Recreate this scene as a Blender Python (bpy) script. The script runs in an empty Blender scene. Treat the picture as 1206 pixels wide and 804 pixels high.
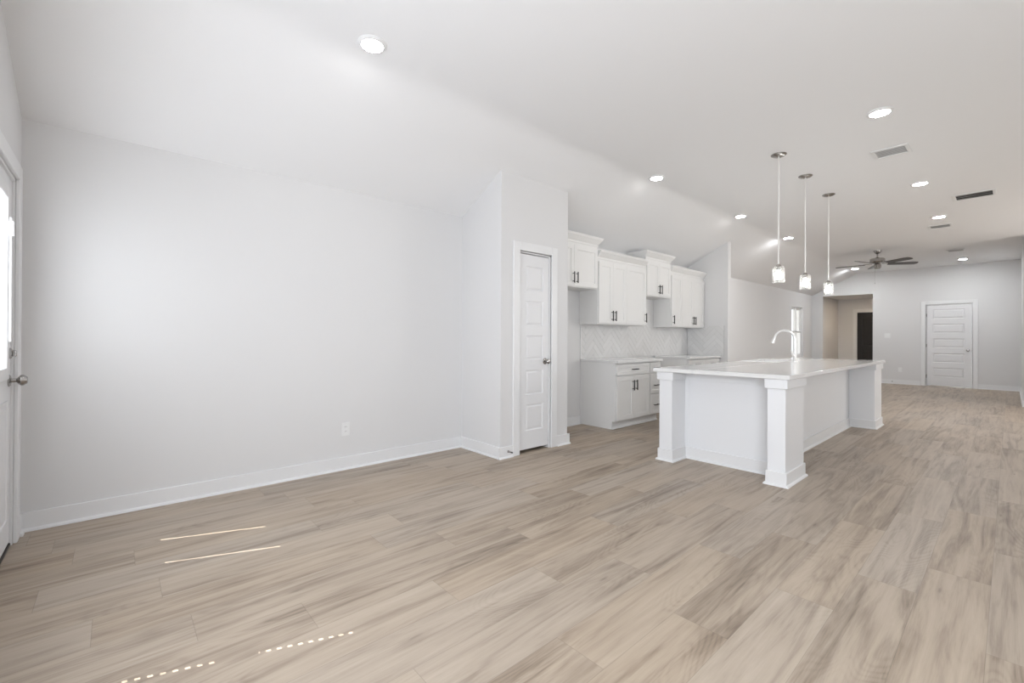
import bpy, bmesh, math, random
from mathutils import Vector, Matrix
C = bpy.context.scene.collection
SC = bpy.context.scene
rnd = random.Random(7)

# ------------------------------------------------------------------ camera
F, YAW, PITCH, ROLL, HC, CY = 523.095, 48.305, 0.201, 0.270, 1.173, -6.009
def make_camera():
    cam = bpy.data.cameras.new('camera'); o = bpy.data.objects.new('camera', cam); C.objects.link(o)
    t, p, r = (math.radians(a) for a in (YAW, PITCH, ROLL))
    right = Vector((math.cos(t), math.sin(t), 0)); fw = Vector((-math.sin(t), math.cos(t), 0)); up = Vector((0, 0, 1))
    f2 = fw*math.cos(p) + up*math.sin(p); u2 = up*math.cos(p) - fw*math.sin(p)
    r3 = right*math.cos(r) + u2*math.sin(r); u3 = u2*math.cos(r) - right*math.sin(r)
    m = Matrix.Identity(4)
    for i in range(3):
        m[i][0] = r3[i]; m[i][1] = u3[i]; m[i][2] = -f2[i]
    m.translation = (0, 0, HC); o.matrix_world = m
    cam.sensor_width = 36; cam.sensor_fit = 'HORIZONTAL'; cam.lens = 36*F/1206
    cam.shift_y = CY/1206; cam.clip_start = .02
    SC.camera = o
make_camera()

# ------------------------------------------------------------------ world, sun, daylight, exposure
SC.view_settings.view_transform = 'Standard'; SC.view_settings.look = 'None'
SC.view_settings.gamma = 1; SC.view_settings.use_curve_mapping = False
SC.view_settings.exposure = -0.07
w = bpy.data.worlds.new('sky'); SC.world = w; w.use_nodes = True
w.node_tree.nodes['Background'].inputs[0].default_value = (.86, .93, 1, 1)
w.node_tree.nodes['Background'].inputs[1].default_value = 1.5
def sun(d, strength):
    l = bpy.data.lights.new('sun', 'SUN'); l.energy = strength; l.angle = math.radians(.12); l.color = (1, .97, .92)
    o = bpy.data.objects.new('sun', l); C.objects.link(o); o.location = (-2, -8, 10)
    o.rotation_euler = Vector(d).to_track_quat('-Z', 'Y').to_euler()
sun((.385, 1, -1.6), 13)
def daylight(name, loc, d, sx, sz, power, col=(.93, .965, 1)):
    l = bpy.data.lights.new(name, 'AREA'); l.shape = 'RECTANGLE'; l.size = sx; l.size_y = sz; l.energy = power; l.color = col
    o = bpy.data.objects.new(name, l); C.objects.link(o); o.location = loc
    o.rotation_euler = Vector(d).to_track_quat('-Z', 'Z').to_euler()
daylight('window_and_fill_light', (-1.55, -.38, 1.42), (0, 1, 0), 1.6, 1.3, 42, (.93, .98, 1.06))
daylight('window_and_fill_light', (1.1, -.38, 1.42), (0, 1, 0), 1.6, 1.3, 99, (.94, .99, 1.05))  # added fill lamp at an unseen window right of the camera
daylight('window_and_fill_light', (3.5, 10., 1.5), (-1, 0, 0), 2.4, 1.5, 78, (1.04, 1, .96))  # added fill lamp on the unseen side of the room
CAN_BRIGHT, CAN_DIM, FOYER_FILL = 360.0, 50.0, 285.0      # far cans set brighter than near ones; foyer lamp is added fill
BULB = 205.0
BLIND_GLOW = 5.2                                                # glow put into the back door blind in place of daylight

# ------------------------------------------------------------------ measures
XL, YB, YF, XR = -3.938, -.43, 15.494, .165
ZL, ZF, XC = 2.474, 3.03, -2.836
XP, YP, YP2 = -3.287, 2.783, 3.756
XK, YK = -3.213, 7.80
XE = 3.6                                             # side wall of the wide part of the room
YJ = 11.9                                            # where the room gets wide
def zc(x): return ZF if x >= XC else ZL + (x-XL)*(ZF-ZL)/(XC-XL)

# ------------------------------------------------------------------ materials
def nt(name):
    m = bpy.data.materials.new(name); m.use_nodes = True
    return m, m.node_tree.nodes, m.node_tree.links, m.node_tree.nodes['Principled BSDF']
def pmat(name, col, rough=.5, metal=0., spec=.5, bump=0., scale=200., var=0., coat=0.):
    m, N, L, b = nt(name)
    b.inputs['Base Color'].default_value = (*col, 1); b.inputs['Roughness'].default_value = rough
    b.inputs['Metallic'].default_value = metal; b.inputs['Specular IOR Level'].default_value = spec
    b.inputs['Coat Weight'].default_value = coat
    tc = N.new('ShaderNodeTexCoord'); no = N.new('ShaderNodeTexNoise')
    no.inputs['Scale'].default_value = scale; no.inputs['Detail'].default_value = 3
    L.new(tc.outputs['Object'], no.inputs['Vector'])
    if bump:
        bp = N.new('ShaderNodeBump'); bp.inputs['Strength'].default_value = bump; bp.inputs['Distance'].default_value = .002
        L.new(no.outputs['Fac'], bp.inputs['Height']); L.new(bp.outputs['Normal'], b.inputs['Normal'])
    r = N.new('ShaderNodeMapRange'); r.inputs['To Min'].default_value = max(0, rough-.03); r.inputs['To Max'].default_value = rough+.03
    if rough > .11: L.new(no.outputs['Fac'], r.inputs['Value']); L.new(r.outputs['Result'], b.inputs['Roughness'])
    if var:
        mx = N.new('ShaderNodeMix'); mx.data_type = 'RGBA'
        mx.inputs['A'].default_value = (*[c*(1-var) for c in col], 1); mx.inputs['B'].default_value = (*[min(1, c*(1+var)) for c in col], 1)
        L.new(no.outputs['Fac'], mx.inputs['Factor']); L.new(mx.outputs['Result'], b.inputs['Base Color'])
    return m
M = {}
M['wall'] = pmat('wall_paint', (.752, .747, .748), .75, spec=.25, bump=.08, scale=260)
M['ceiling'] = pmat('ceiling_paint', (.87, .87, .878), .85, spec=.2, bump=.1, scale=220)
M['trim'] = pmat('trim_paint', (.82, .82, .825), .35, spec=.4, bump=.02, scale=90)
M['door'] = pmat('door_paint', (.80, .80, .81), .4, spec=.4, bump=.03, scale=150)
M['cabinet'] = pmat('cabinet_paint', (.83, .825, .815), .38, spec=.4, bump=.02, scale=120)
M['island'] = pmat('island_paint', (.82, .825, .84), .38, spec=.4, bump=.02, scale=120)
M['quartz'] = pmat('white_quartz', (.80, .795, .79), .10, spec=.5, scale=400, var=.015)
M['black'] = pmat('matte_black_metal', (.018, .017, .016), .4, .6, scale=300)
M['nickel'] = pmat('brushed_nickel', (.40, .385, .37), .24, 1., scale=160)
M['rod'] = pmat('satin_pale_metal', (.86, .85, .83), .42, .6, scale=160)
M['chrome'] = pmat('polished_steel', (.90, .90, .90), .34, .75, scale=100)
M['porcelain'] = pmat('white_porcelain', (.9, .9, .9), .12, spec=.5, scale=60)
M['plastic'] = pmat('white_plastic', (.84, .84, .84), .35, scale=100)
M['slot'] = pmat('dark_slot', (.03, .03, .03), .8, scale=100)
M['ductshade'] = pmat('duct_shade', (.02, .02, .02), .9, scale=100)
M['ductgrey'] = pmat('grey_duct', (.58, .58, .58), .8, scale=100)
M['threshold'] = pmat('bronze_threshold', (.05, .045, .04), .45, .5, scale=100)
M['blade'] = pmat('dark_blade_wood', (.050, .043, .040), .38, spec=.45, scale=14, var=.3)
M['grout'] = pmat('grout', (.60, .59, .58), .8, scale=300)
M['ground'] = pmat('outdoor_ground', (.45, .44, .40), .9, scale=3, var=.2)
def dark_door_mat():
    m, N, L, b = nt('dark_stained_door')
    tc = N.new('ShaderNodeTexCoord'); mp = N.new('ShaderNodeMapping'); mp.inputs['Scale'].default_value = (30, 30, 2)
    no = N.new('ShaderNodeTexNoise'); no.inputs['Scale'].default_value = 1.5; no.inputs['Detail'].default_value = 5
    cr = N.new('ShaderNodeValToRGB'); cr.color_ramp.elements[0].color = (.006, .005, .005, 1); cr.color_ramp.elements[1].color = (.020, .017, .016, 1)
    L.new(tc.outputs['Object'], mp.inputs['Vector']); L.new(mp.outputs['Vector'], no.inputs['Vector']); L.new(no.outputs['Fac'], cr.inputs['Fac'])
    L.new(cr.outputs['Color'], b.inputs['Base Color']); b.inputs['Roughness'].default_value = .5
    return m
M['darkdoor'] = dark_door_mat()
def emit_mat(name, col, s):
    m, N, L, b = nt(name)
    b.inputs['Base Color'].default_value = (.8, .8, .8, 1); b.inputs['Emission Color'].default_value = (*col, 1); b.inputs['Emission Strength'].default_value = s
    return m
M['lens'] = emit_mat('lamp_lens', (.98, 1, 1.02), CAN_BRIGHT); M['lens_dim'] = emit_mat('lamp_lens_dimmed', (1, .98, .94), CAN_DIM); M['foyer_fill_lens'] = emit_mat('lamp_lens_foyer_fill', (1, .82, .62), FOYER_FILL)
M['bulb'] = emit_mat('lamp_bulb', (1, .98, .93), BULB)
M['blind'] = emit_mat('glowing_blind', (.93, .99, 1.05), BLIND_GLOW)
def blind_dim():
    m, N, L, b = nt('blind_slat'); b.inputs['Base Color'].default_value = (.85, .85, .84, 1); b.inputs['Roughness'].default_value = .5
    return m
M['slat'] = blind_dim()
def glass_mat(name, tint=(1, 1, 1), gloss=.08, bumpy=0.):
    m = bpy.data.materials.new(name); m.use_nodes = True; N = m.node_tree.nodes; L = m.node_tree.links
    N.remove(N['Principled BSDF']); out = N['Material Output']
    t = N.new('ShaderNodeBsdfTransparent'); t.inputs[0].default_value = (*tint, 1)
    g = N.new('ShaderNodeBsdfGlossy'); g.inputs['Roughness'].default_value = .05
    fr = N.new('ShaderNodeLayerWeight'); fr.inputs['Blend'].default_value = .12
    ml = N.new('ShaderNodeMath'); ml.operation = 'MULTIPLY'; ml.inputs[1].default_value = .22; L.new(fr.outputs['Facing'], ml.inputs[0])
    mx = N.new('ShaderNodeMixShader'); L.new(ml.outputs[0], mx.inputs[0]); L.new(t.outputs[0], mx.inputs[1]); L.new(g.outputs[0], mx.inputs[2])
    if bumpy:
        tc = N.new('ShaderNodeTexCoord'); vo = N.new('ShaderNodeTexVoronoi'); vo.inputs['Scale'].default_value = 70
        bp = N.new('ShaderNodeBump'); bp.inputs['Strength'].default_value = bumpy; bp.inputs['Distance'].default_value = .004
        L.new(tc.outputs['Object'], vo.inputs['Vector']); L.new(vo.outputs['Distance'], bp.inputs['Height'])
        L.new(bp.outputs['Normal'], g.inputs['Normal']); L.new(bp.outputs['Normal'], fr.inputs['Normal'])
    L.new(mx.outputs[0], out.inputs[0])
    return m
M['glass'] = glass_mat('window_glass')
def frosted():
    m, N, L, b = nt('bubbled_glass')
    tc = N.new('ShaderNodeTexCoord'); vo = N.new('ShaderNodeTexVoronoi'); vo.inputs['Scale'].default_value = 85
    L.new(tc.outputs['Object'], vo.inputs['Vector'])
    cr = N.new('ShaderNodeValToRGB'); cr.color_ramp.elements[0].position = .15; cr.color_ramp.elements[1].position = .55
    cr.color_ramp.elements[0].color = (.004, .004, .004, 1); cr.color_ramp.elements[1].color = (.020, .020, .020, 1)
    L.new(vo.outputs['Distance'], cr.inputs['Fac'])
    t = N.new('ShaderNodeBsdfTransparent'); t.inputs[0].default_value = (.95, .95, .95, 1)
    tr = N.new('ShaderNodeBsdfTranslucent'); g = N.new('ShaderNodeBsdfGlossy'); g.inputs['Roughness'].default_value = .06
    bp = N.new('ShaderNodeBump'); bp.inputs['Strength'].default_value = .5; bp.inputs['Distance'].default_value = .004
    L.new(vo.outputs['Distance'], bp.inputs['Height']); L.new(bp.outputs['Normal'], g.inputs['Normal'])
    mx = N.new('ShaderNodeMixShader'); L.new(cr.outputs['Color'], mx.inputs[0]); L.new(t.outputs[0], mx.inputs[1]); L.new(tr.outputs[0], mx.inputs[2])
    lw = N.new('ShaderNodeLayerWeight'); lw.inputs['Blend'].default_value = .18
    m2 = N.new('ShaderNodeMixShader'); L.new(lw.outputs['Facing'], m2.inputs[0]); L.new(mx.outputs[0], m2.inputs[1]); L.new(g.outputs[0], m2.inputs[2])
    L.new(m2.outputs[0], N['Material Output'].inputs[0])
    return m
M['bubble'] = frosted()
def tile_mat():
    m, N, L, b = nt('glazed_tile')
    at = N.new('ShaderNodeAttribute'); at.attribute_name = 'tone'
    cr = N.new('ShaderNodeValToRGB'); cr.color_ramp.elements[0].color = (.735, .73, .725, 1); cr.color_ramp.elements[1].color = (.795, .79, .785, 1)
    L.new(at.outputs['Fac'], cr.inputs['Fac']); L.new(cr.outputs['Color'], b.inputs['Base Color']); b.inputs['Roughness'].default_value = .2
    return m
M['tile'] = tile_mat()
def floor_mat():
    m, N, L, b = nt('vinyl_oak_planks')
    def math_(op, a, c=None, v=None):
        n = N.new('ShaderNodeMath'); n.operation = op
        for i, x in enumerate((a, c)):
            if x is None: continue
            if isinstance(x, (int, float)): n.inputs[i].default_value = x
            else: L.new(x, n.inputs[i])
        return n.outputs[0]
    at = N.new('ShaderNodeAttribute'); at.attribute_name = 'plank'
    sp = N.new('ShaderNodeSeparateColor'); L.new(at.outputs['Color'], sp.inputs[0])
    uv = N.new('ShaderNodeUVMap'); uv.uv_map = 'plank_uv'
    su = N.new('ShaderNodeSeparateXYZ'); L.new(uv.outputs[0], su.inputs[0])
    U, V = su.outputs[0], su.outputs[1]                               # metres across, metres along
    def vec(fx, fy, sx=1.):
        c = N.new('ShaderNodeCombineXYZ')
        L.new(math_('MULTIPLY', U, fx), c.inputs[0]); L.new(math_('MULTIPLY', V, fy), c.inputs[1])
        L.new(math_('MULTIPLY', sp.outputs[0], 61.0*sx), c.inputs[2]); return c.outputs[0]
    def noise(v, scale=1., det=4., rough=.55, dist=0.):
        n = N.new('ShaderNodeTexNoise'); n.inputs['Scale'].default_value = scale; n.inputs['Detail'].default_value = det
        n.inputs['Roughness'].default_value = rough; n.inputs['Distortion'].default_value = dist
        L.new(v, n.inputs['Vector']); return n.outputs['Fac']
    broad = noise(vec(15, .95), 1., 4., .6, 1.1)                       # dark heart streaks along the board
    streak = noise(vec(42, 1.6, 1.3), 1., 3., .6, .4)
    blot = noise(vec(4.5, 1.6, 1.7), 1., 2., .5, .5)
    fine = noise(vec(260, 9), 1., 3., .65)
    # cathedral grain: contours of a stretched field
    field = noise(vec(4.2, .95, 2.3), 1., 1.5, .45, .35)
    rings = math_('SINE', math_('MULTIPLY', field, 170.))
    rings = math_('MULTIPLY', math_('ADD', rings, 1.), .5)
    rings = math_('POWER', rings, 2.)
    mask = noise(vec(4, .9, 3.1), 1., 1., .5)
    mk = N.new('ShaderNodeMapRange'); mk.inputs['From Min'].default_value = .45; mk.inputs['From Max'].default_value = .62
    L.new(mask, mk.inputs['Value']); rings = math_('MULTIPLY', rings, mk.outputs['Result'])
    cr = N.new('ShaderNodeValToRGB')
    e = cr.color_ramp.elements
    e[0].position = .335; e[0].color = (.180, .136, .100, 1)
    e[1].position = .665; e[1].color = (.478, .398, .312, 1)
    x = e.new(.44); x.color = (.312, .247, .187, 1)
    x = e.new(.53); x.color = (.408, .331, .256, 1)
    s = math_('ADD', math_('MULTIPLY', broad, .54), math_('MULTIPLY', blot, .22))
    s = math_('ADD', s, math_('ADD', math_('MULTIPLY', streak, .17), math_('MULTIPLY', fine, .15)))
    s = math_('ADD', s, math_('MULTIPLY', math_('SUBTRACT', sp.outputs[1], .5), .07))
    s = math_('SUBTRACT', s, math_('MULTIPLY', rings, .045))
    s = math_('SUBTRACT', s, .017)
    L.new(s, cr.inputs['Fac'])
    # warm or grey drift per board
    hs = N.new('ShaderNodeHueSaturation')
    sr = N.new('ShaderNodeMapRange'); sr.inputs['To Min'].default_value = .86; sr.inputs['To Max'].default_value = 1.06
    L.new(sp.outputs[2], sr.inputs['Value']); L.new(sr.outputs['Result'], hs.inputs['Saturation']); L.new(cr.outputs['Color'], hs.inputs['Color'])
    # knots
    vo = N.new('ShaderNodeTexVoronoi'); vo.inputs['Scale'].default_value = 1.; L.new(vec(9, 1.6, .9), vo.inputs['Vector'])
    kn = N.new('ShaderNodeMapRange'); kn.inputs['From Min'].default_value = .0; kn.inputs['From Max'].default_value = .075
    kn.inputs['To Min'].default_value = .55; kn.inputs['To Max'].default_value = 1.; L.new(vo.outputs['Distance'], kn.inputs['Value'])
    # fine dark joint at the board edges
    ea = math_('MINIMUM', U, math_('SUBTRACT', .2245, U)); eb = math_('MINIMUM', V, math_('SUBTRACT', 1.197, V))
    ed = math_('MINIMUM', ea, eb)
    er = N.new('ShaderNodeMapRange'); er.inputs['From Min'].default_value = .0004; er.inputs['From Max'].default_value = .0016
    er.inputs['To Min'].default_value = .72; er.inputs['To Max'].default_value = 1.; L.new(ed, er.inputs['Value'])
    mu = math_('MULTIPLY', kn.outputs['Result'], er.outputs['Result'])
    vm = N.new('ShaderNodeMix'); vm.data_type = 'RGBA'; vm.blend_type = 'MULTIPLY'; vm.inputs['Factor'].default_value = 1
    cc = N.new('ShaderNodeCombineColor')
    for i in range(3): L.new(mu, cc.inputs[i])
    L.new(hs.outputs['Color'], vm.inputs['A']); L.new(cc.outputs[0], vm.inputs['B']); L.new(vm.outputs['Result'], b.inputs['Base Color'])
    rr = N.new('ShaderNodeMapRange'); rr.inputs['To Min'].default_value = .36; rr.inputs['To Max'].default_value = .52
    L.new(fine, rr.inputs['Value']); L.new(rr.outputs['Result'], b.inputs['Roughness'])
    bp = N.new('ShaderNodeBump'); bp.inputs['Strength'].default_value = .12; bp.inputs['Distance'].default_value = .001
    L.new(math_('ADD', fine, er.outputs['Result']), bp.inputs['Height']); L.new(bp.outputs['Normal'], b.inputs['Normal'])
    return m
M['floor'] = floor_mat()

# ------------------------------------------------------------------ mesh helpers
class B:
    def __init__(s): s.bm = bmesh.new()
    def box(s, x0, x1, y0, y1, z0, z1, bev=0., seg=1):
        t = bmesh.new()
        bmesh.ops.create_cube(t, size=1)
        for v in t.verts:
            v.co = ((x0+x1)/2+v.co.x*(x1-x0), (y0+y1)/2+v.co.y*(y1-y0), (z0+z1)/2+v.co.z*(z1-z0))
        if bev: bmesh.ops.bevel(t, geom=t.edges[:], offset=bev, segments=seg, affect='EDGES', profile=.5)
        return s.add(t)
    def add(s, t, mat=None):
        if mat is not None: bmesh.ops.transform(t, matrix=mat, verts=t.verts)
        me = bpy.data.meshes.new('tmp'); t.to_mesh(me); t.free(); s.bm.from_mesh(me); bpy.data.meshes.remove(me); return s
    def cyl(s, p0, p1, r, seg=20, r2=None):
        p0, p1 = Vector(p0), Vector(p1); d = p1-p0
        t = bmesh.new(); bmesh.ops.create_cone(t, cap_ends=True, segments=seg, radius1=r, radius2=r if r2 is None else r2, depth=d.length)
        return s.add(t, Matrix.Translation((p0+p1)/2) @ d.to_track_quat('Z', 'Y').to_matrix().to_4x4())
    def lathe(s, c, prof, seg=32, axis=(0, 0, 1)):
        t = bmesh.new(); rings = []
        for r, z in prof:
            if r < 1e-6: rings.append([t.verts.new((0, 0, z))])
            else: rings.append([t.verts.new((r*math.cos(2*math.pi*k/seg), r*math.sin(2*math.pi*k/seg), z)) for k in range(seg)])
        for a, b in zip(rings, rings[1:]):
            for k in range(seg):
                k2 = (k+1) % seg
                if len(a) == 1 and len(b) > 1: t.faces.new((a[0], b[k2], b[k]))
                elif len(b) == 1 and len(a) > 1: t.faces.new((a[k], a[k2], b[0]))
                elif len(a) > 1: t.faces.new((a[k], a[k2], b[k2], b[k]))
        bmesh.ops.recalc_face_normals(t, faces=t.faces)
        return s.add(t, Matrix.Translation(Vector(c)) @ Vector(axis).to_track_quat('Z', 'Y').to_matrix().to_4x4())
    def tube(s, pts, r, seg=14):
        t = bmesh.new(); pts = [Vector(p) for p in pts]; rings = []
        n = None
        for i, p in enumerate(pts):
            d = (pts[min(i+1, len(pts)-1)]-pts[max(i-1, 0)]).normalized()
            if n is None: n = d.orthogonal().normalized()
            n = (n-d*n.dot(d)).normalized(); b = d.cross(n); rr = r[i] if isinstance(r, (list, tuple)) else r
            rings.append([t.verts.new(p+(n*math.cos(2*math.pi*k/seg)+b*math.sin(2*math.pi*k/seg))*rr) for k in range(seg)])
        for a, c in zip(rings, rings[1:]):
            for k in range(seg): t.faces.new((a[k], a[(k+1) % seg], c[(k+1) % seg], c[k]))
        t.faces.new(rings[0][::-1]); t.faces.new(rings[-1])
        bmesh.ops.recalc_face_normals(t, faces=t.faces)
        return s.add(t)
    def prism(s, pts, d):
        t = bmesh.new(); vs = [t.verts.new(p) for p in pts]; f = t.faces.new(vs)
        e = bmesh.ops.extrude_face_region(t, geom=[f])
        bmesh.ops.translate(t, vec=d, verts=[g for g in e['geom'] if isinstance(g, bmesh.types.BMVert)])
        bmesh.ops.recalc_face_normals(t, faces=t.faces)
        return s.add(t)
    def paneled(s, mat, wd, ht, th, rects, prof):
        """leaf in local x 0..wd, z 0..ht, face at y=0 towards -y, back at y=th; rects get the stepped profile [(inset, depth)...]"""
        t = bmesh.new()
        xs = sorted({0, wd, *[r[0] for r in rects], *[r[1] for r in rects]}); zs = sorted({0, ht, *[r[2] for r in rects], *[r[3] for r in rects]})
        def q(*p): t.faces.new([t.verts.new(a) for a in p])
        for a, b in zip(xs, xs[1:]):
            for c, d in zip(zs, zs[1:]):
                if any(r[0] <= a and b <= r[1] and r[2] <= c and d <= r[3] for r in rects): continue
                q((a, 0, c), (b, 0, c), (b, 0, d), (a, 0, d))
        for r in rects:
            pr = [(0, 0)]+list(prof)
            for (i, y), (j, y2) in zip(pr, pr[1:]):
                A = [(r[0]+i, y, r[2]+i), (r[1]-i, y, r[2]+i), (r[1]-i, y, r[3]-i), (r[0]+i, y, r[3]-i)]
                D = [(r[0]+j, y2, r[2]+j), (r[1]-j, y2, r[2]+j), (r[1]-j, y2, r[3]-j), (r[0]+j, y2, r[3]-j)]
                for k in range(4): q(A[k], A[(k+1) % 4], D[(k+1) % 4], D[k])
            q(*D)
        q((0, th, 0), (0, th, ht), (wd, th, ht), (wd, th, 0))
        q((0, 0, 0), (0, 0, ht), (0, th, ht), (0, th, 0)); q((wd, 0, 0), (wd, th, 0), (wd, th, ht), (wd, 0, ht))
        q((0, 0, 0), (0, th, 0), (wd, th, 0), (wd, 0, 0)); q((0, 0, ht), (wd, 0, ht), (wd, th, ht), (0, th, ht))
        bmesh.ops.remove_doubles(t, verts=t.verts, dist=1e-6)
        bmesh.ops.recalc_face_normals(t, faces=t.faces)
        return s.add(t, mat)
    def obj(s, name, mat, parent=None, smooth=False):
        me = bpy.data.meshes.new(name); s.bm.to_mesh(me); s.bm.free(); me.materials.append(mat)
        o = bpy.data.objects.new(name, me); C.objects.link(o)
        if smooth:
            for p in me.polygons: p.use_smooth = True
            me.set_sharp_from_angle(angle=math.radians(38))
        if parent is not None:
            root = parent
            while root.parent: root = root.parent
            me.transform(Matrix.Translation(-root.location))
            o.parent = parent
        return o
def thing(name, label, cat, loc, group=None):
    o = bpy.data.objects.new(name, None); C.objects.link(o); o.location = loc; o.empty_display_size = .1
    o['label'] = label; o['category'] = cat
    if group: o['group'] = group
    return o
def tag(o, label, cat, group=None):
    o['label'] = label; o['category'] = cat
    if group: o['group'] = group
    return o
def struct(o): o['kind'] = 'structure'; return o
def copy_tree(o, parent=None):
    c = o.copy(); C.objects.link(c)
    if parent is not None: c.parent = parent
    for ch in list(o.children): copy_tree(ch, c)
    return c
def face_px(x, y, z): return Matrix.Translation((x, y, z)) @ Matrix.Rotation(math.pi/2, 4, 'Z')     # face towards +X, local x along +Y
def face_my(x, y, z): return Matrix.Translation((x, y, z))                                            # face towards -Y
def face_py(x, y, z): return Matrix.Translation((x, y, z)) @ Matrix.Rotation(math.pi, 4, 'Z')         # face towards +Y, local x along -X

# ------------------------------------------------------------------ the shell
def make_floor():
    W, L = .2245, 1.197
    anchors = {0: 3.13, 1: 2.775, 2: 2.33, 3: 1.79, 4: 1.297, 5: 1.99, 6: 1.60, 7: 2.345, 8: 3.01, -1: 2.44, 12: -.26}
    me = bpy.data.meshes.new('floor'); verts, faces, uvs, cols = [], [], [], []
    x_lo, x_hi, y_lo, y_hi = XL-.25, XE+.2, YB-.2, 18.0
    for k in range(-18, 20):
        xr = -.061-W*k; xl = xr-W
        if xr < x_lo or xl > x_hi: continue
        y = anchors.get(k, rnd.uniform(0, L)); y -= L*math.ceil((y-y_lo)/L)
        while y < y_hi:
            a, b, c, d = max(xl, x_lo), min(xr, x_hi), max(y, y_lo), min(y+L, y_hi)
            if d > c and b > a:
                n = len(verts); verts += [(a, c, 0), (b, c, 0), (b, d, 0), (a, d, 0)]; faces.append((n, n+1, n+2, n+3))
                flip = rnd.random() < .5
                for (px, py) in ((a, c), (b, c), (b, d), (a, d)):
                    uu, vv = px-xl, py-y
                    uvs.append((W-uu, L-vv) if flip else (uu, vv))
                cols += [(rnd.random(), rnd.random(), rnd.random(), 1)]*0 or [(r0 := rnd.random(), r1 := rnd.random(), r2 := rnd.random(), 1)]*4
            y += L
    n = len(verts)                                                 # underside and rim make it a slab
    verts += [(x_lo, y_lo, -.12), (x_hi, y_lo, -.12), (x_hi, y_hi, -.12), (x_lo, y_hi, -.12)]
    faces.append((n+3, n+2, n+1, n)); uvs += [(.1, .5)]*4; cols += [(.5, .5, .5, 1)]*4
    me.from_pydata(verts, [], faces); me.update()
    me.uv_layers.new(name='plank_uv'); me.color_attributes.new('plank', 'FLOAT_COLOR', 'CORNER'); uvl = me.uv_layers['plank_uv']; ca = me.color_attributes['plank']
    for i in range(len(me.loops)): uvl.data[i].uv = uvs[i]; ca.data[i].color = cols[i]
    me.materials.append(M['floor']); o = bpy.data.objects.new('floor', me); C.objects.link(o); struct(o)
make_floor()

def make_ceiling():
    b = B(); prof = [(XL-.25, zc(XL-.25))]; r = .09                    # soft taped bend where the slope meets the flat
    for k in range(9):
        t = k/8; x0, x2 = XC-r, XC+r
        prof.append(((1-t)**2*x0+2*t*(1-t)*XC+t*t*x2, (1-t)**2*zc(x0)+2*t*(1-t)*ZF+t*t*ZF))
    prof += [(XE+.2, ZF), (XE+.2, ZF+.15), (XC-.05, ZF+.15), (XL-.25, zc(XL-.25)+.15)]
    b.prism([(x, YB-.2, z) for x, z in prof], (0, YF+.14-YB+.2, 0))
    o = b.obj('ceiling', M['ceiling'], None, True); o.data.set_sharp_from_angle(angle=math.radians(20)); struct(o)
make_ceiling()

def wall_along_x(name, y0, y1, x0, x1, holes, top=None):
    """wall whose faces are y=const; holes = (xa, xb, za, zb)"""
    b = B(); xs = sorted({x0, x1, *[h[0] for h in holes], *[h[1] for h in holes], *([XC] if x0 < XC < x1 and top is None else [])})
    tp = (lambda x: zc(x)+.04) if top is None else (lambda x: top)
    for a, c in zip(xs, xs[1:]):
        spans = []; z = 0
        for h in sorted(holes, key=lambda h: h[2]):
            if h[0] <= a and c <= h[1]:
                if h[2] > z: spans.append((z, h[2]))
                z = h[3]
        for s0, s1 in spans: b.box(a, c, y0, y1, s0, s1)
        b.prism([(a, y0, z), (c, y0, z), (c, y0, tp(c)), (a, y0, tp(a))], (0, y1-y0, 0))
    return struct(b.obj(name, M['wall']))
def wall_along_y(name, x0, x1, y0, y1, holes, top):
    b = B(); ys = sorted({y0, y1, *[h[0] for h in holes], *[h[1] for h in holes]})
    for a, c in zip(ys, ys[1:]):
        z = 0
        for h in sorted(holes, key=lambda h: h[2]):
            if h[0] <= a and c <= h[1]:
                if h[2] > z: b.box(x0, x1, a, c, z, h[2])
                z = h[3]
        b.box(x0, x1, a, c, z, top)
    return struct(b.obj(name, M['wall']))

WIN1 = (13.61, 14.64, .68, 2.08)
wall_along_y('wall_left', XL-.2, XL, YB-.15, 17.9, [WIN1], ZL+.03)
D1 = (-3.735, -2.925, 0, 2.05)                                     # back door opening
WIN2 = (-2.42, -.72, .72, 2.10)
FILL_WIN3 = (.3, 1.9, .72, 2.10)  # unseen window, added and sized for its fill light
wall_along_x('wall_back', YB-.15, YB, XL, XE+.12, [D1, WIN2, FILL_WIN3])
OPEN = (-3.673, -2.515, 0, 2.43)
D3 = (-1.445, -.615, 0, 2.065)
wall_along_x('wall_far', YF, YF+.13, XL, XR+.12, [OPEN, D3])
wall_along_y('wall_right', XR, XR+.12, YJ, YF, [], ZF+.04)
wall_along_x('wall_jog', YJ, YJ+.12, XR+.12, XE+.12, [])
FILL_RW = [(1.0, 3.4, .75, 2.25), (5.0, 7.4, .75, 2.25), (8.8, 11.2, .75, 2.25)]  # unseen side windows, put in to bring fill light
wall_along_y('wall_side', XE, XE+.12, YB, YJ, FILL_RW, ZF+.04)
# pantry box and kitchen end wall
D2 = (3.028, 3.480, 0, 2.05)
wall_along_x('wall_pantry_side', YP, YP+.1, XL, XP, [])
def pantry_front():
    b = B()
    for a, c, z in ((YP+.1, D2[0], 0), (D2[0], D2[1], D2[3]), (D2[1], YP2, 0)):
        b.prism([(XP, a, z), (XP, a, zc(XP)+.03), (XP-.1, a, zc(XP-.1)+.03), (XP-.1, a, z)], (0, c-a, 0))
    struct(b.obj('wall_pantry_front', M['wall']))
pantry_front()
wall_along_x('wall_pantry_end', YP2-.1, YP2, XL, XP-.1, [])
wall_along_x('wall_kitchen_end', YK, YK+.115, XL, XK, [])
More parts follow.
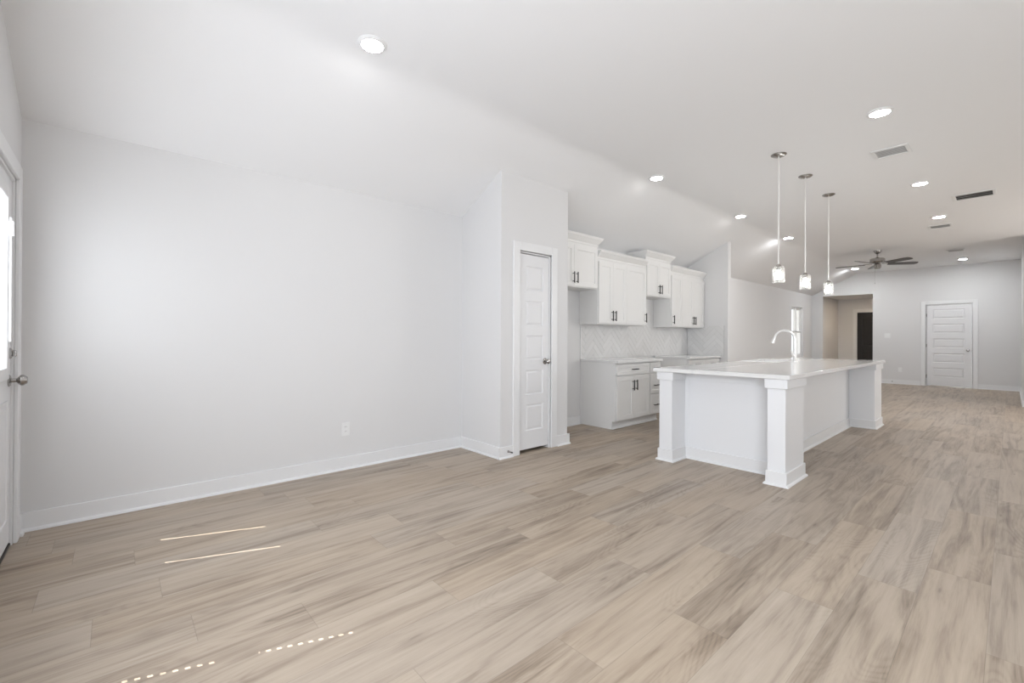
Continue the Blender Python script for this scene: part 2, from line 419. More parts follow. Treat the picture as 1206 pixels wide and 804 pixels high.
# foyer behind the opening
wall_along_y('wall_foyer_left', -3.89, -3.77, YF+.13, 17.7, [], 2.5)
wall_along_x('wall_foyer', 17.7, 17.82, -3.77, -1.2, [(-3.28, -2.36, 0, 2.05)], 2.5)
wall_along_y('wall_foyer_right', -1.5, -1.38, YF+.13, 17.7, [], 2.5)
struct(B().box(-3.9, -1.38, YF+.13, 17.82, 2.47, 2.6).obj('ceiling_foyer', M['ceiling']))

# baseboards with a quarter-round shoe
def board_x(b, x0, x1, y, s, h=.112):                             # runs along x, wall face at y, room towards s
    a, c = sorted((y, y+s*.014)); b.box(x0, x1, a, c, 0, h, .002)
    b.prism([(x0, y+s*.014, 0), (x0, y+s*.030, 0), (x0, y+s*.028, .009), (x0, y+s*.022, .015), (x0, y+s*.014, .018)], (x1-x0, 0, 0))
def board_y(b, y0, y1, x, s, h=.112):
    a, c = sorted((x, x+s*.014)); b.box(a, c, y0, y1, 0, h, .002)
    b.prism([(x+s*.014, y0, 0), (x+s*.030, y0, 0), (x+s*.028, y0, .009), (x+s*.022, y0, .015), (x+s*.014, y0, .018)], (0, y1-y0, 0))
def baseboard(name, *runs):
    b = B()
    for k, *a in runs: (board_x if k == 'x' else board_y)(b, *a)
    return struct(b.obj(name, M['trim']))
baseboard('baseboard_left', ('y', YB+.001, YP, XL, 1))
baseboard('baseboard_pantry', ('x', XL+.014, XP-.0005, YP, -1), ('y', YP-.030, D2[0]-.0935, XP, 1), ('y', D2[1]+.0935, YP2+.030, XP, 1), ('x', XL+.014, XP-.0005, YP2, 1))
baseboard('baseboard_kitchen', ('y', YP2+.014, 4.76, XL, 1))
baseboard('baseboard_living', ('y', YK+.13, YF, XL, 1), ('x', XL+.014, XK-.0005, YK+.115, 1), ('y', YK, YK+.145, XK, 1))
baseboard('baseboard_far', ('x', XL, OPEN[0], YF, -1), ('x', OPEN[1], D3[0]-.1, YF, -1), ('x', D3[1]+.1, XR, YF, -1))
baseboard('baseboard_right', ('y', YJ, YF-.014, XR, -1))
baseboard('baseboard_back', ('x', XL+.014, D1[0]-.1, YB, 1), ('x', D1[1]+.1, XE, YB, 1))
baseboard('baseboard_foyer', ('y', YF+.13, 17.7, -3.77, 1), ('x', -3.77, -3.37, 17.7, -1), ('x', -2.27, -1.5, 17.7, -1))

# door casings
def casing_px(name, x, ya, yb, zt, w=.093, th=.018):               # trim round an opening in a +X facing wall
    b = B(); b.box(x, x+th, ya-w, ya-.006, 0, zt+w, .003); b.box(x, x+th, yb+.006, yb+w, 0, zt+w, .003); b.box(x, x+th, ya-.006, yb+.006, zt+.006, zt+w, .003)
    b.box(x-.1, x, ya-.006, ya+.012, 0, zt+.006); b.box(x-.1, x, yb-.012, yb+.006, 0, zt+.006); b.box(x-.1, x, ya, yb, zt-.012, zt+.006)
    return struct(b.obj(name, M['trim']))
def casing_y(name, y, s, xa, xb, zt, depth, w=.093, th=.018):
    b = B(); f0, f1 = sorted((y, y+s*th)); j0, j1 = sorted((y, y-s*depth))
    b.box(xa-w, xa-.006, f0, f1, 0, zt+w, .003); b.box(xb+.006, xb+w, f0, f1, 0, zt+w, .003); b.box(xa-.006, xb+.006, f0, f1, zt+.006, zt+w, .003)
    b.box(xa-.006, xa+.012, j0, j1, 0, zt+.006); b.box(xb-.012, xb+.006, j0, j1, 0, zt+.006); b.box(xa, xb, j0, j1, zt-.012, zt+.006)
    return struct(b.obj(name, M['trim']))
casing_y('trim_1', YB, 1, D1[0], D1[1], D1[3], .15)
casing_px('trim_2', XP, D2[0], D2[1], D2[3])
casing_y('trim_3', YF, -1, D3[0], D3[1], D3[3], .13)
casing_y('trim_4', 17.7, -1, -3.28, -2.36, 2.05, .12)

# ------------------------------------------------------------------ doors
RAISED = [(.006, .009), (.016, .010), (.030, .003)]
def knob(b, p, d, r=.028, L=.062):
    b.lathe(p, [(0, 0), (.033, 0), (.033, .004), (.028, .009), (.012, .012), (.010, .030), (.018, .036), (r, .048), (r, .056), (.018, L+.004), (0, L+.006)], 24, d)
# back door with a half light
d1w = D1[1]-D1[0]-.03; d1x1 = D1[1]-.015; yf = YB-.012; lite = (-3.512, -3.148, 1.0, 1.90)
def back_door():
    b = B(); lx = lambda x: d1x1-x
    th = .045; z0 = .022; ht = 2.018
    R = [lx(lite[1]), lx(lite[0]), lite[2]-z0, lite[3]-z0]
    # leaf built as four stiles and rails round the light, the lower rail carries two raised panels
    x0, x1 = D1[0]+.015, d1x1
    e = .03; la, lb, lc, ld = lite[0]-e, lite[1]+e, lite[2]-e, lite[3]+e
    b.box(x0, la, yf-th, yf, z0, z0+ht); b.box(lb, x1, yf-th, yf, z0, z0+ht); b.box(la, lb, yf-th, yf, ld, z0+ht); b.box(la, lb, yf-th, yf, z0, lc)
    o = struct(b.obj('door_1', M['door']))
    for xa, xb in ((x0+.10, -3.35), (-3.31, x1-.10)):
        q = B(); q.paneled(face_py(xb, yf+.006, .16), xb-xa, .66, .0055, [(.012, xb-xa-.012, .012, .648)], RAISED); q.obj('raised_panel', M['door'], o)
    f = B(); w = .062
    f.box(lite[0]-w, lite[0]+.004, yf, yf+.014, lite[2]-w, lite[3]+w, .004); f.box(lite[1]-.004, lite[1]+w, yf, yf+.014, lite[2]-w, lite[3]+w, .004)
    f.box(lite[0]+.004, lite[1]-.004, yf, yf+.014, lite[2]-w, lite[2]+.004, .004); f.box(lite[0]+.004, lite[1]-.004, yf, yf+.014, lite[3]-.004, lite[3]+w, .004)
    fr = f.obj('glass_frame', M['trim'], o)
    B().box(la, lb, yf-.030, yf-.026, lc, ld).obj('glass_pane', M['glass'], o)
    s = B(); n = 46; p = (lite[3]-lite[2])/n
    for k in range(n):
        z = lite[2]+p*(k+.5)
        s.prism([(lite[0]+.012, yf-.0055, z-.6*p), (lite[0]+.012, yf-.0045, z-.6*p), (lite[0]+.012, yf-.0005, z+.6*p), (lite[0]+.012, yf-.0015, z+.6*p)], (lite[1]-lite[0]-.031, 0, 0))
    s.obj('blind', M['blind'], o)
    t = B(); t.box(lite[0]-.030, lite[0]-.006, yf+.014, yf+.026, 1.14, 1.80, .004); t.box(lite[0]-.034, lite[0]-.002, yf+.014, yf+.034, 1.70, 1.78, .004); t.obj('blind_slider', M['plastic'], o)
    k = B(); knob(k, (-3.665, yf, .925), (0, 1, 0), .030, .068); k.obj('knob', M['nickel'], o, True)
    k = B(); k.lathe((-3.665, yf, 1.075), [(0, 0), (.030, 0), (.030, .008), (.022, .014), (0, .014)], 24, (0, 1, 0)); k.box(-3.672, -3.658, yf+.013, yf+.030, 1.058, 1.092, .003); k.obj('deadbolt', M['nickel'], o, True)
    B().box(D1[0], D1[1], YB-.14, YB-.006, 0, .014, .003).obj('threshold', M['threshold'], o)
back_door()
# pantry door
def pantry_door():
    y0, y1 = D2[0]+.015, D2[1]-.015; wd = y1-y0; z0, ht = .035, 1.995; xf = XP-.012
    px0, px1 = .085, wd-.085
    rects = [(px0, px1, z-z0, z-z0+hh) for z, hh in ((.222, .268), (.590, .252), (.948, .252), (1.302, .252), (1.660, .250))]
    b = B(); b.paneled(face_px(xf, y0, z0), wd, ht, .035, rects, RAISED); o = struct(b.obj('door_2', M['door']))
    for z in (.27, 1.025, 1.755):
        h = B(); h.cyl((xf+.012, y0-.004, z-.042), (xf+.012, y0-.004, z+.042), .0065, 12); h.box(xf+.001, xf+.006, y0-.012, y0+.004, z-.042, z+.042); h.obj('hinge', M['plastic'], o, True)
    k = B(); knob(k, (xf, y1-.055, .928), (1, 0, 0), .026, .060); k.obj('knob', M['nickel'], o, True)
pantry_door()
# door of the far wall, five wide panels
def far_door():
    x0, x1 = D3[0]+.015, D3[1]-.015; wd = x1-x0; z0, ht = .022, 2.022; y = YF+.014
    rects = [(.115, wd-.115, z-z0, z-z0+.232) for z in (.24, .605, .975, 1.345, 1.712)]
    b = B(); b.paneled(face_my(x0, y, z0), wd, ht, .035, rects, [(.008, .010), (.022, .011), (.040, .003)]); o = struct(b.obj('door_3', M['door']))
    k = B(); knob(k, (x1-.062, y, .925), (0, -1, 0)); k.obj('knob', M['nickel'], o, True)
    for z in (.25, 1.03, 1.80):
        h = B(); h.cyl((x0-.004, y-.012, z-.042), (x0-.004, y-.012, z+.042), .0065, 12); h.obj('hinge', M['nickel'], o, True)
    B().box(x1+.001, x1+.006, y-.002, y+.02, .88, .97).obj('strike_plate', M['nickel'], o)
far_door()
def entry_door():
    x0, x1 = -3.265, -2.375; wd = x1-x0; z0 = .02; y = 17.714
    rects = [(.12, wd/2-.05, .22, .80), (wd/2+.05, wd-.12, .22, .80), (.12, wd/2-.05, .98, 1.86), (wd/2+.05, wd-.12, .98, 1.86)]
    b = B(); b.paneled(face_my(x0, y, z0), wd, 2.015, .044, rects, RAISED); o = struct(b.obj('door_4', M['darkdoor']))
    k = B(); knob(k, (x1-.07, y, .93), (0, -1, 0)); k.obj('knob', M['nickel'], o, True)
entry_door()

# ------------------------------------------------------------------ windows
def sash_window_x(name, xo, ya, yb, za, zb, s):                    # in a wall of constant x; s = direction out of the room
    o = None; b = B(); t = .045
    x0, x1 = sorted((xo, xo+s*.06))
    b.box(x0, x1, ya, ya+t, za, zb); b.box(x0, x1, yb-t, yb, za, zb); b.box(x0, x1, ya+t, yb-t, za, za+t); b.box(x0, x1, ya+t, yb-t, zb-t, zb)
    o = struct(b.obj(name, M['trim'])); zm = (za+zb)/2
    for nm, a, c, off in (('lower_sash', za+t, zm+.02, 0.), ('upper_sash', zm-.02, zb-t, .028)):
        f = B(); g0, g1 = sorted((xo+s*(.004+off), xo+s*(.030+off))); r = .038
        f.box(g0, g1, ya+t, ya+t+r, a, c); f.box(g0, g1, yb-t-r, yb-t, a, c); f.box(g0, g1, ya+t+r, yb-t-r, a, a+r); f.box(g0, g1, ya+t+r, yb-t-r, c-r, c)
        so = f.obj(nm, M['trim'], o); m = (g0+g1)/2
        B().box(m-.002, m+.002, ya+t+r, yb-t-r, a+r, c-r).obj('pane', M['glass'], so)
    jl = B(); j0, j1 = sorted((xo, xo-s*.044 if s < 0 else xo-s*.028))
    jl.box(j0, j1, ya, ya+.012, za, zb); jl.box(j0, j1, yb-.012, yb, za, zb); jl.box(j0, j1, ya+.012, yb-.012, zb-.012, zb); jl.obj('jamb_liner', M['trim'], o)
    q = B(); e0, e1 = sorted((xo, xo-s*.075)); q.box(e0, e1, ya-.02, yb+.02, za-.02, za+.002, .003); q.obj('sill', M['trim'], o)
    return o
w1 = sash_window_x('window_1', XL-.045, *WIN1[:2], *WIN1[2:], -1)
B().box(XL-.105, XL-.040, 14.10, 14.15, WIN1[2]+.045, WIN1[3]-.045).obj('mullion', M['trim'], w1)
for i, r in enumerate(FILL_RW): sash_window_x(f'window_{i+4}', XE+.03, *r, 1)
def sash_window_back(name, xa, xb, za, zb):
    b = B(); t = .045; y0, y1 = YB-.14, YB-.08
    b.box(xa, xa+t, y0, y1, za, zb); b.box(xb-t, xb, y0, y1, za, zb); b.box(xa+t, xb-t, y0, y1, za, za+t); b.box(xa+t, xb-t, y0, y1, zb-t, zb)
    zm = (za+zb)/2; b.box(xa+t, xb-t, y0, y1, zm-.05, zm+.05); xm = (xa+xb)/2; b.box(xm-.04, xm+.04, y0, y1, za+t, zb-t)
    o = struct(b.obj(name, M['trim'])); B().box(xa+t, xb-t, y0+.02, y0+.024, za+t, zb-t).obj('pane', M['glass'], o)
    s = B(); n = int((zb-za-.06)/.054); hx = xa+.23
    s.box(xa+.004, xb-.004, YB-.055, YB-.012, zb-.055, zb-.002)
    for k in range(n):
        z = zb-.075-.054*k
        def strip(x0, x1, f0, f1):
            za_, zb_ = z-.030+.060*f0, z-.030+.060*f1; ya_, yb_ = YB-.038+.012*f0, YB-.038+.012*f1
            s.prism([(x0, ya_, za_), (x0, ya_-.002, za_), (x0, yb_-.002, zb_), (x0, yb_, zb_)], (x1-x0, 0, 0))
        strip(xa+.004, hx-.006, 0, 1); strip(hx+.006, xb-.004, 0, 1); strip(hx-.006, hx+.006, 0, .33); strip(hx-.006, hx+.006, .68, 1)
    s.obj('blind', M['slat'], o)
sash_window_back('window_2', *WIN2); sash_window_back('window_3', *FILL_WIN3)

# ------------------------------------------------------------------ kitchen run
XW = XL+.001
SHAKER = [(.002, .007), (.0021, .0071)]
def pull(b, x, y, z, vert, L=.138):
    if vert:
        b.box(x+.024, x+.036, y-.006, y+.006, z-L/2, z+L/2, .002)
        for q in (-.048, .048): b.cyl((x-.001, y, z+q), (x+.026, y, z+q), .0045, 10)
    else:
        b.box(x+.024, x+.036, y-L/2, y+L/2, z-.006, z+.006, .002)
        for q in (-.048, .048): b.cyl((x-.001, y+q, z), (x+.026, y+q, z), .0045, 10)
def leaf(root, name, xf, ya, yb, za, zb, rail=.057, th=.019, mat='cabinet', hy=None, hz=None, vert=True):
    b = B(); wd, ht = yb-ya-.004, zb-za-.004
    b.paneled(face_px(xf, ya+.002, za+.002), wd, ht, th, [(rail, wd-rail, rail, ht-rail)], SHAKER)
    o = b.obj(name, M[mat], root)
    if hy is not None:
        h = B(); pull(h, xf, hy, hz, vert); h.obj('handle', M['black'], o, True)
    return o
XUF, XBF = -3.612, -3.343
def upper(name, ya, yb, za, zb, doors, label, left_return=True, right_return=True):
    r = thing(name, label, 'wall cabinet', (XW, (ya+yb)/2, za), 'white wall cabinets above the kitchen counter')
    xb = XUF-.021
    B().box(XW, xb, ya+.001, yb-.001, za, zb, .0015).obj('cabinet_box', M['cabinet'], r)
    c = B(); e = .062; top = zb+.098                                  # crown flaring forwards and sideways
    la = e if left_return else 0; ra = e if right_return else 0
    prof = [(0, -.012), (.008, -.012), (.008, .012), (.022, .030), (.045, .062), (.054, .072), (.054, .086), (e, .086), (e, .098)]
    t = bmesh.new(); rings = []
    for o_, z in prof:
        ka = o_ if left_return else 0; kb = o_ if right_return else 0
        rings.append([t.verts.new(p) for p in ((XW, ya+.001-ka, zb+z), (xb+o_, ya+.001-ka, zb+z), (xb+o_, yb-.001+kb, zb+z), (XW, yb-.001+kb, zb+z))])
    for a, d in zip(rings, rings[1:]):
        for k in range(4): t.faces.new((a[k], a[(k+1) % 4], d[(k+1) % 4], d[k]))
    t.faces.new(rings[-1]); t.faces.new(rings[0][::-1]); bmesh.ops.recalc_face_normals(t, faces=t.faces)
    c.add(t); c.obj('crown_molding', M['cabinet'], r)
    for (da, db, hy) in doors:
        leaf(r, 'door', XUF, da, db, za+.012, zb-.045, hy=hy, hz=za+.115)
    return r
U1 = upper('wall_cabinet', YP2+.004, 4.738, 1.815, 2.388, [(YP2+.03, 4.252, 4.222), (4.252, 4.725, 4.290)], 'short high white wall cabinet over the empty fridge bay beside the pantry wall', False, True)
U2 = upper('wall_cabinet', 4.740, 5.905, 1.364, 2.240, [(4.752, 5.065, 5.030), (5.065, 5.385, 5.100), (5.385, 5.893, 5.858)], 'tall white three-door wall cabinet left of the range gap, right of the fridge bay', False, False)
U3 = upper('wall_cabinet', 5.907, 6.631, 1.813, 2.388, [(5.919, 6.268, 6.236), (6.268, 6.619, 6.300)], 'short raised white wall cabinet with tall crown over the range gap')
U4 = upper('wall_cabinet', 6.633, 7.795, 1.364, 2.240, [(6.645, 6.985, 6.680), (6.985, 7.375, 7.340), (7.375, 7.783, 7.410)], 'white three-door wall cabinet at the far end beside the short end wall', False, False)
def base(name, ya, yb, label, fronts, open_left, group=None):
    r = thing(name, label, 'base cabinet', (XW, (ya+yb)/2, 0), group)
    b = B(); xb = XBF-.021
    b.box(XW, xb, ya, yb, .105, .8525, .0015); b.box(XW, -3.414, ya, yb, 0, .105)
    b.obj('cabinet_box', M['cabinet'], r)
    B().box(-3.414, -3.398, ya, yb, 0, .022, .004).obj('shoe_molding', M['trim'], r)
    for f in fronts: leaf(r, *f[:1], XBF, *f[1:5], **f[5])
    return r
base('base_cabinet', 4.770, 5.560, 'white base cabinet with one drawer over two doors, its side facing the fridge bay',
     [('drawer', 4.782, 5.548, .695, .838, dict(rail=.040, hy=5.165, hz=.766, vert=False)),
      ('door', 4.782, 5.165, .115, .682, dict(hy=5.128, hz=.555)), ('door', 5.165, 5.548, .115, .682, dict(hy=5.202, hz=.555))], True)
base('base_cabinet', 5.562, 5.848, 'narrow white base cabinet of three stacked drawers beside the range gap',
     [('drawer', 5.572, 5.838, .695, .838, dict(rail=.035, hy=5.705, hz=.766, vert=False)),
      ('drawer', 5.572, 5.838, .408, .682, dict(rail=.040, hy=5.705, hz=.520, vert=False)),
      ('drawer', 5.572, 5.838, .115, .395, dict(rail=.040, hy=5.705, hz=.245, vert=False))], False)
base('base_cabinet', 6.672, 7.795, 'white base cabinet at the far end of the counter run, mostly hidden behind the island',
     [('drawer', 6.684, 7.230, .695, .838, dict(rail=.040, hy=6.957, hz=.766, vert=False)), ('drawer', 7.234, 7.783, .695, .838, dict(rail=.040, hy=7.508, hz=.766, vert=False)),
      ('door', 6.684, 6.957, .115, .682, dict(hy=6.92, hz=.555)), ('door', 6.957, 7.230, .115, .682, dict(hy=6.994, hz=.555)),
      ('door', 7.234, 7.508, .115, .682, dict(hy=7.472, hz=.555)), ('door', 7.508, 7.783, .115, .682, dict(hy=7.544, hz=.555))], True)
tag(B().box(XL+.012, XBF+.027, 4.757, 5.853, .853, .888, .003).obj('countertop', M['quartz']), 'white quartz worktop on the base cabinets between fridge bay and range gap', 'countertop')
tag(B().box(XL+.012, XBF+.027, 6.662, 7.788, .853, .888, .003).obj('countertop', M['quartz']), 'white quartz worktop at the far end of the run against the tiled end wall', 'countertop')

# herringbone tile
def clip(poly, n, d):
    out = []
    for i in range(len(poly)):
        p, q = poly[i], poly[(i+1) % len(poly)]; a = p[0]*n[0]+p[1]*n[1]-d; c = q[0]*n[0]+q[1]*n[1]-d
        if a >= 0: out.append(p)
        if a*c < 0: t = a/(a-c); out.append((p[0]+(q[0]-p[0])*t, p[1]+(q[1]-p[1])*t))
    return out
def herringbone(name, rects, place, off=5.3):
    """rects (s0,s1,z0,z1) in the plane; place(s,z,h) -> world"""
    tw, n, g = .075, 4, .0016; L = tw*n
    bm = bmesh.new(); tones = []
    cs = math.sqrt(.5); rr = random.Random(3)
    for (s0, s1, z0, z1) in rects:
        for i in range(-60, 60):
            for j in range(-18, 18):
                for kind in (0, 1):
                    # herringbone lattice: horizontal tile at (i*tw + j*L.., ) and its vertical mate
                    if kind == 0: x0, y0, w_, h_ = i*tw+j*2*L, i*tw, L, tw
                    else: x0, y0, w_, h_ = i*tw+j*2*L+L, i*tw-L+tw, tw, L
                    pts = [(x0+g, y0+g), (x0+w_-g, y0+g), (x0+w_-g, y0+h_-g), (x0+g, y0+h_-g)]
                    pts = [((x-y)*cs+off, (x+y)*cs+1.1) for x, y in pts]
                    tone = rr.random()
                    if max(p[0] for p in pts) < s0 or min(p[0] for p in pts) > s1 or max(p[1] for p in pts) < z0 or min(p[1] for p in pts) > z1: continue
                    for nn, dd in (((1, 0), s0), ((-1, 0), -s1), ((0, 1), z0), ((0, -1), -z1)):
                        if pts: pts = clip(pts, nn, dd)
                    if len(pts) < 3: continue
                    f = [bm.verts.new(place(s, z, .010)) for s, z in pts]; k = [bm.verts.new(place(s, z, .004)) for s, z in pts]
                    try:
                        bm.faces.new(f); tones.append(tone)
                        for q in range(len(f)): bm.faces.new((f[q], k[q], k[(q+1) % len(f)], f[(q+1) % len(f)])); tones.append(tone)
                    except ValueError: pass
    n_t = len(bm.faces)
    for (s0, s1, z0, z1) in rects:                                   # grout bed
        fr = [bm.verts.new(place(s, z, .008)) for s, z in ((s0, z0), (s1, z0), (s1, z1), (s0, z1))]; bk = [bm.verts.new(place(s, z, .0005)) for s, z in ((s0, z0), (s1, z0), (s1, z1), (s0, z1))]
        fs = [bm.faces.new(fr), bm.faces.new(bk)]+[bm.faces.new((fr[q], bk[q], bk[(q+1) % 4], fr[(q+1) % 4])) for q in range(4)]
        for f in fs: f.material_index = 1; tones.append(.5)
    bmesh.ops.recalc_face_normals(bm, faces=bm.faces)
    me = bpy.data.meshes.new(name); bm.to_mesh(me); bm.free(); me.materials.append(M['tile']); me.materials.append(M['grout'])
    a = me.attributes.new('tone', 'FLOAT', 'FACE')
    for i, t in enumerate(tones): a.data[i].value = t
    o = bpy.data.objects.new(name, me); C.objects.link(o); return o
o = herringbone('backsplash', [(4.775, 5.853, .888, 1.363), (5.853, 6.662, .888, 1.363), (5.908, 6.630, 1.363, 1.812), (6.662, 7.788, .888, 1.363)], lambda s, z, h: (XL+h, s, z))
tag(o, 'white herringbone tile backsplash along the wall behind the kitchen counter', 'backsplash')
e = B(); e.box(XL+.0005, XL+.012, 4.760, 4.775, .888, 1.363, .001); e.obj('edge_strip', M['trim'], o)
o = herringbone('backsplash', [(-3.926, -3.272, .888, 1.400)], lambda s, z, h: (s, YK-h, z), -3.6)
tag(o, 'short patch of white herringbone tile on the end wall of the kitchen run', 'backsplash')

# ------------------------------------------------------------------ island
IX0, IX1, IYF, IYB = -2.290, -1.457, 4.217, 7.878
isl = thing('kitchen_island', 'white painted kitchen island with panelled ends and square corner columns on the plank floor', 'kitchen island', (-1.75, 5.9, 0))
def island():
    b = B(); t = .02
    b.box(IX1-t, IX1, IYF+.0205, IYB-.032, 0, .853)                                   # seating side
    b.box(IX0+.02, IX0+.04, IYF+.0205, IYB-.032, .10, .64); b.box(IX0+.02, IX0+.04, IYF+.0205, 6.07, .64, .853); b.box(IX0+.02, IX0+.04, 6.88, IYB-.032, .64, .853)
    b.box(IX0+.09, IX0+.11, IYF+.0205, IYB-.032, 0, .10)
    b.obj('back_panel', M['island'], isl)
    p = B(); p.box(-2.138, -1.318, IYF, IYF+.02, 0, .853); p.obj('end_panel', M['island'], isl)
    tr = B(); tr.box(-2.136, -1.320, IYF-.014, IYF, .768, .853, .002); tr.box(-2.16, -2.128+.02, IYF-.006, IYF, .112, .768); tr.obj('top_trim', M['island'], isl)
    s = B(); board_x(s, -2.14, -1.31, IYF, -1); board_y(s, 4.43, 7.41, IX1, 1); s.obj('base_trim', M['trim'], isl)
    def column(x0, x1, y0, y1, label=None):
        c = B(); c.box(x0, x1, y0, y1, .0, .853, .002); o = c.obj('column', M['island'], isl)
        e = .018
        q = B(); q.box(x0-e, x1+e, y0-e, y1+e, .776, .8525, .003); q.obj('column_cap', M['island'], o)
        q = B(); q.box(x0-.012, x1+.012, y0-.012, y1+.012, 0, .112, .003)
        prof = [(.012, .020), (.020, .016), (.026, .008), (.027, 0)]
        tt = bmesh.new(); rg = [[tt.verts.new(v) for v in ((x0-k, y0-k, z), (x1+k, y0-k, z), (x1+k, y1+k, z), (x0-k, y1+k, z))] for k, z in prof]
        for a, d in zip(rg, rg[1:]):
            for k in range(4): tt.faces.new((a[k], a[(k+1) % 4], d[(k+1) % 4], d[k]))
        tt.faces.new(rg[0]); tt.faces.new(rg[-1]); bmesh.ops.recalc_face_normals(tt, faces=tt.faces)
        q.add(tt); q.obj('column_base', M['trim'], o)
    column(-2.278, -2.146, 3.958, 4.216); column(-1.316, -1.184, 3.958, 4.422)
    column(IX1+.001+.0, -1.184, 7.421, 7.878); column(-2.278, -2.146, 7.60, 7.878)
    d = B(); d.box(-2.146, IX1, 7.848, 7.868, 0, .853); d.obj('end_panel', M['island'], isl)
    for ya, yb in ((4.24, 4.80), (4.80, 5.36), (5.36, 6.06), (6.10, 6.86), (6.90, 7.56)):
        zb = .62 if ya == 6.10 else .84
        q = B(); wd = yb-ya-.004; ht = zb-.12
        q.paneled(Matrix.Translation((IX0, yb-.002, .12)) @ Matrix.Rotation(-math.pi/2, 4, 'Z'), wd, ht, .019, [(.057, wd-.057, .057, ht-.057)], SHAKER)
        q.obj('door', M['island'], isl)
island()
SX0, SX1, SY0, SY1 = -2.345, -1.915, 6.085, 6.865
c = B(); c.box(SX1, -1.147, 3.927, 7.775+.14, .853, .888, .003); c.box(-2.329, SX1, 3.927, SY0, .853, .888, .003); c.box(-2.329, SX1, SY1, 7.775+.14, .853, .888, .003)
CT = tag(c.obj('island_countertop', M['quartz']), 'long glossy white quartz slab on top of the kitchen island', 'countertop')
s = B()
for x0, x1, y0, y1 in ((SX0, SX0+.022, SY0+.001, SY1-.001), (SX1-.023, SX1-.001, SY0+.001, SY1-.001), (SX0+.022, SX1-.023, SY0+.001, SY0+.023), (SX0+.022, SX1-.023, SY1-.023, SY1-.001)):
    s.box(x0, x1, y0, y1, .66, .895, .004, 2)
s.box(SX0, SX1-.001, SY0+.001, SY1-.001, .645, .668, .003)
snk = tag(s.obj('sink', M['porcelain']), 'white apron-front sink set into the kitchen side of the island', 'sink')
B().lathe(((SX0+SX1)/2, (SY0+SY1)/2, .668), [(0, .001), (.030, .001), (.042, .003), (.042, 0)], 20).obj('drain', M['chrome'], snk, True)
fx, fy, fz = -1.832, 6.47, .888
fa = thing('faucet', 'tall gooseneck steel faucet rising from the island worktop behind the sink', 'faucet', (fx, fy, fz))
bd = B(); bd.lathe((fx, fy, fz), [(0, 0), (.029, 0), (.029, .008), (.022, .018), (.021, .095), (.016, .110), (0, .112)], 24); bd.obj('body', M['chrome'], fa, True)
pts = [(fx, fy, fz+.09), (fx, fy, fz+.28)]; R = .118
for k in range(1, 17):
    a = math.pi*k/16*.93; pts.append((fx-R+R*math.cos(a), fy, fz+.28+R*math.sin(a)))
sp = B(); sp.tube(pts, .0145); so = sp.obj('spout', M['chrome'], fa, True)
end = Vector(pts[-1]); dr = (end-Vector(pts[-2])).normalized()
sp = B(); sp.cyl(end-dr*.005, end+dr*.075, .0145, 18, .024); sp.obj('spray_head', M['chrome'], so, True)
hd = B(); hd.tube([(fx, fy-.018, fz+.070), (fx-.008, fy-.040, fz+.085), (fx-.022, fy-.062, fz+.145)], [.011, .012, .009]); hd.obj('lever', M['chrome'], fa, True)

# ------------------------------------------------------------------ lamps
def recessed(x, y, label):
    r = thing('recessed_light', label, 'ceiling light', (x, y, ZF), 'round recessed ceiling lights')
    B().lathe((x, y, ZF), [(.089, 0), (.089, -.004), (.080, -.012), (.068, -.015), (.066, -.012)], 40).obj('trim_ring', M['plastic'], r, True)
    B().lathe((x, y, ZF), [(.0665, -.0125), (.05, -.0155), (.025, -.017), (0, -.0175)], 40).obj('lens', M['lens' if y > 8 else 'lens_dim'], r, True)
    return r
LL = {(-2.69, 1.20): 'large lit round recessed ceiling light above the bare left wall, nearest to the viewer',
      (-2.715, 4.64): 'lit recessed ceiling light at the slope edge just above the wall cabinets',
      (-2.711, 7.02): 'lit recessed ceiling light at the slope edge just above the kitchen end wall top',
      (-2.706, 9.16): 'lit recessed ceiling light between the first and second pendant rods',
      (-2.705, 14.40): 'small lit recessed ceiling light just left of the ceiling fan',
      (-.710, 4.64): 'lit recessed ceiling light in front of the square white vent, nearest on the right',
      (-.715, 7.10): 'lit recessed ceiling light left of the dark slotted return grille',
      (-.718, 9.23): 'lit recessed ceiling light just in front of the slim third vent',
      (-.726, 14.42): 'small lit recessed ceiling light on the right, nearest to the far wall door',
      (-.710, 1.20): 'recessed ceiling light overhead beside the camera, above the picture'}
for (x, y), t in LL.items(): recessed(x, y, t)
foyer_fill_can = B(); foyer_fill_can.lathe((-2.6, 16.6, 2.47), [(.089, 0), (.089, -.004), (.068, -.015), (.066, -.012)], 32)  # out-of-view lamp added to brighten the foyer
fo = tag(foyer_fill_can.obj('recessed_light', M['plastic'], None, True), 'added recessed light, unseen in the foyer ceiling behind the opening', 'ceiling light')
q = B(); q.lathe((-2.6, 16.6, 2.47), [(.0665, -.0125), (.03, -.016), (0, -.0175)], 32); q.obj('lens', M['foyer_fill_lens'], fo, True)

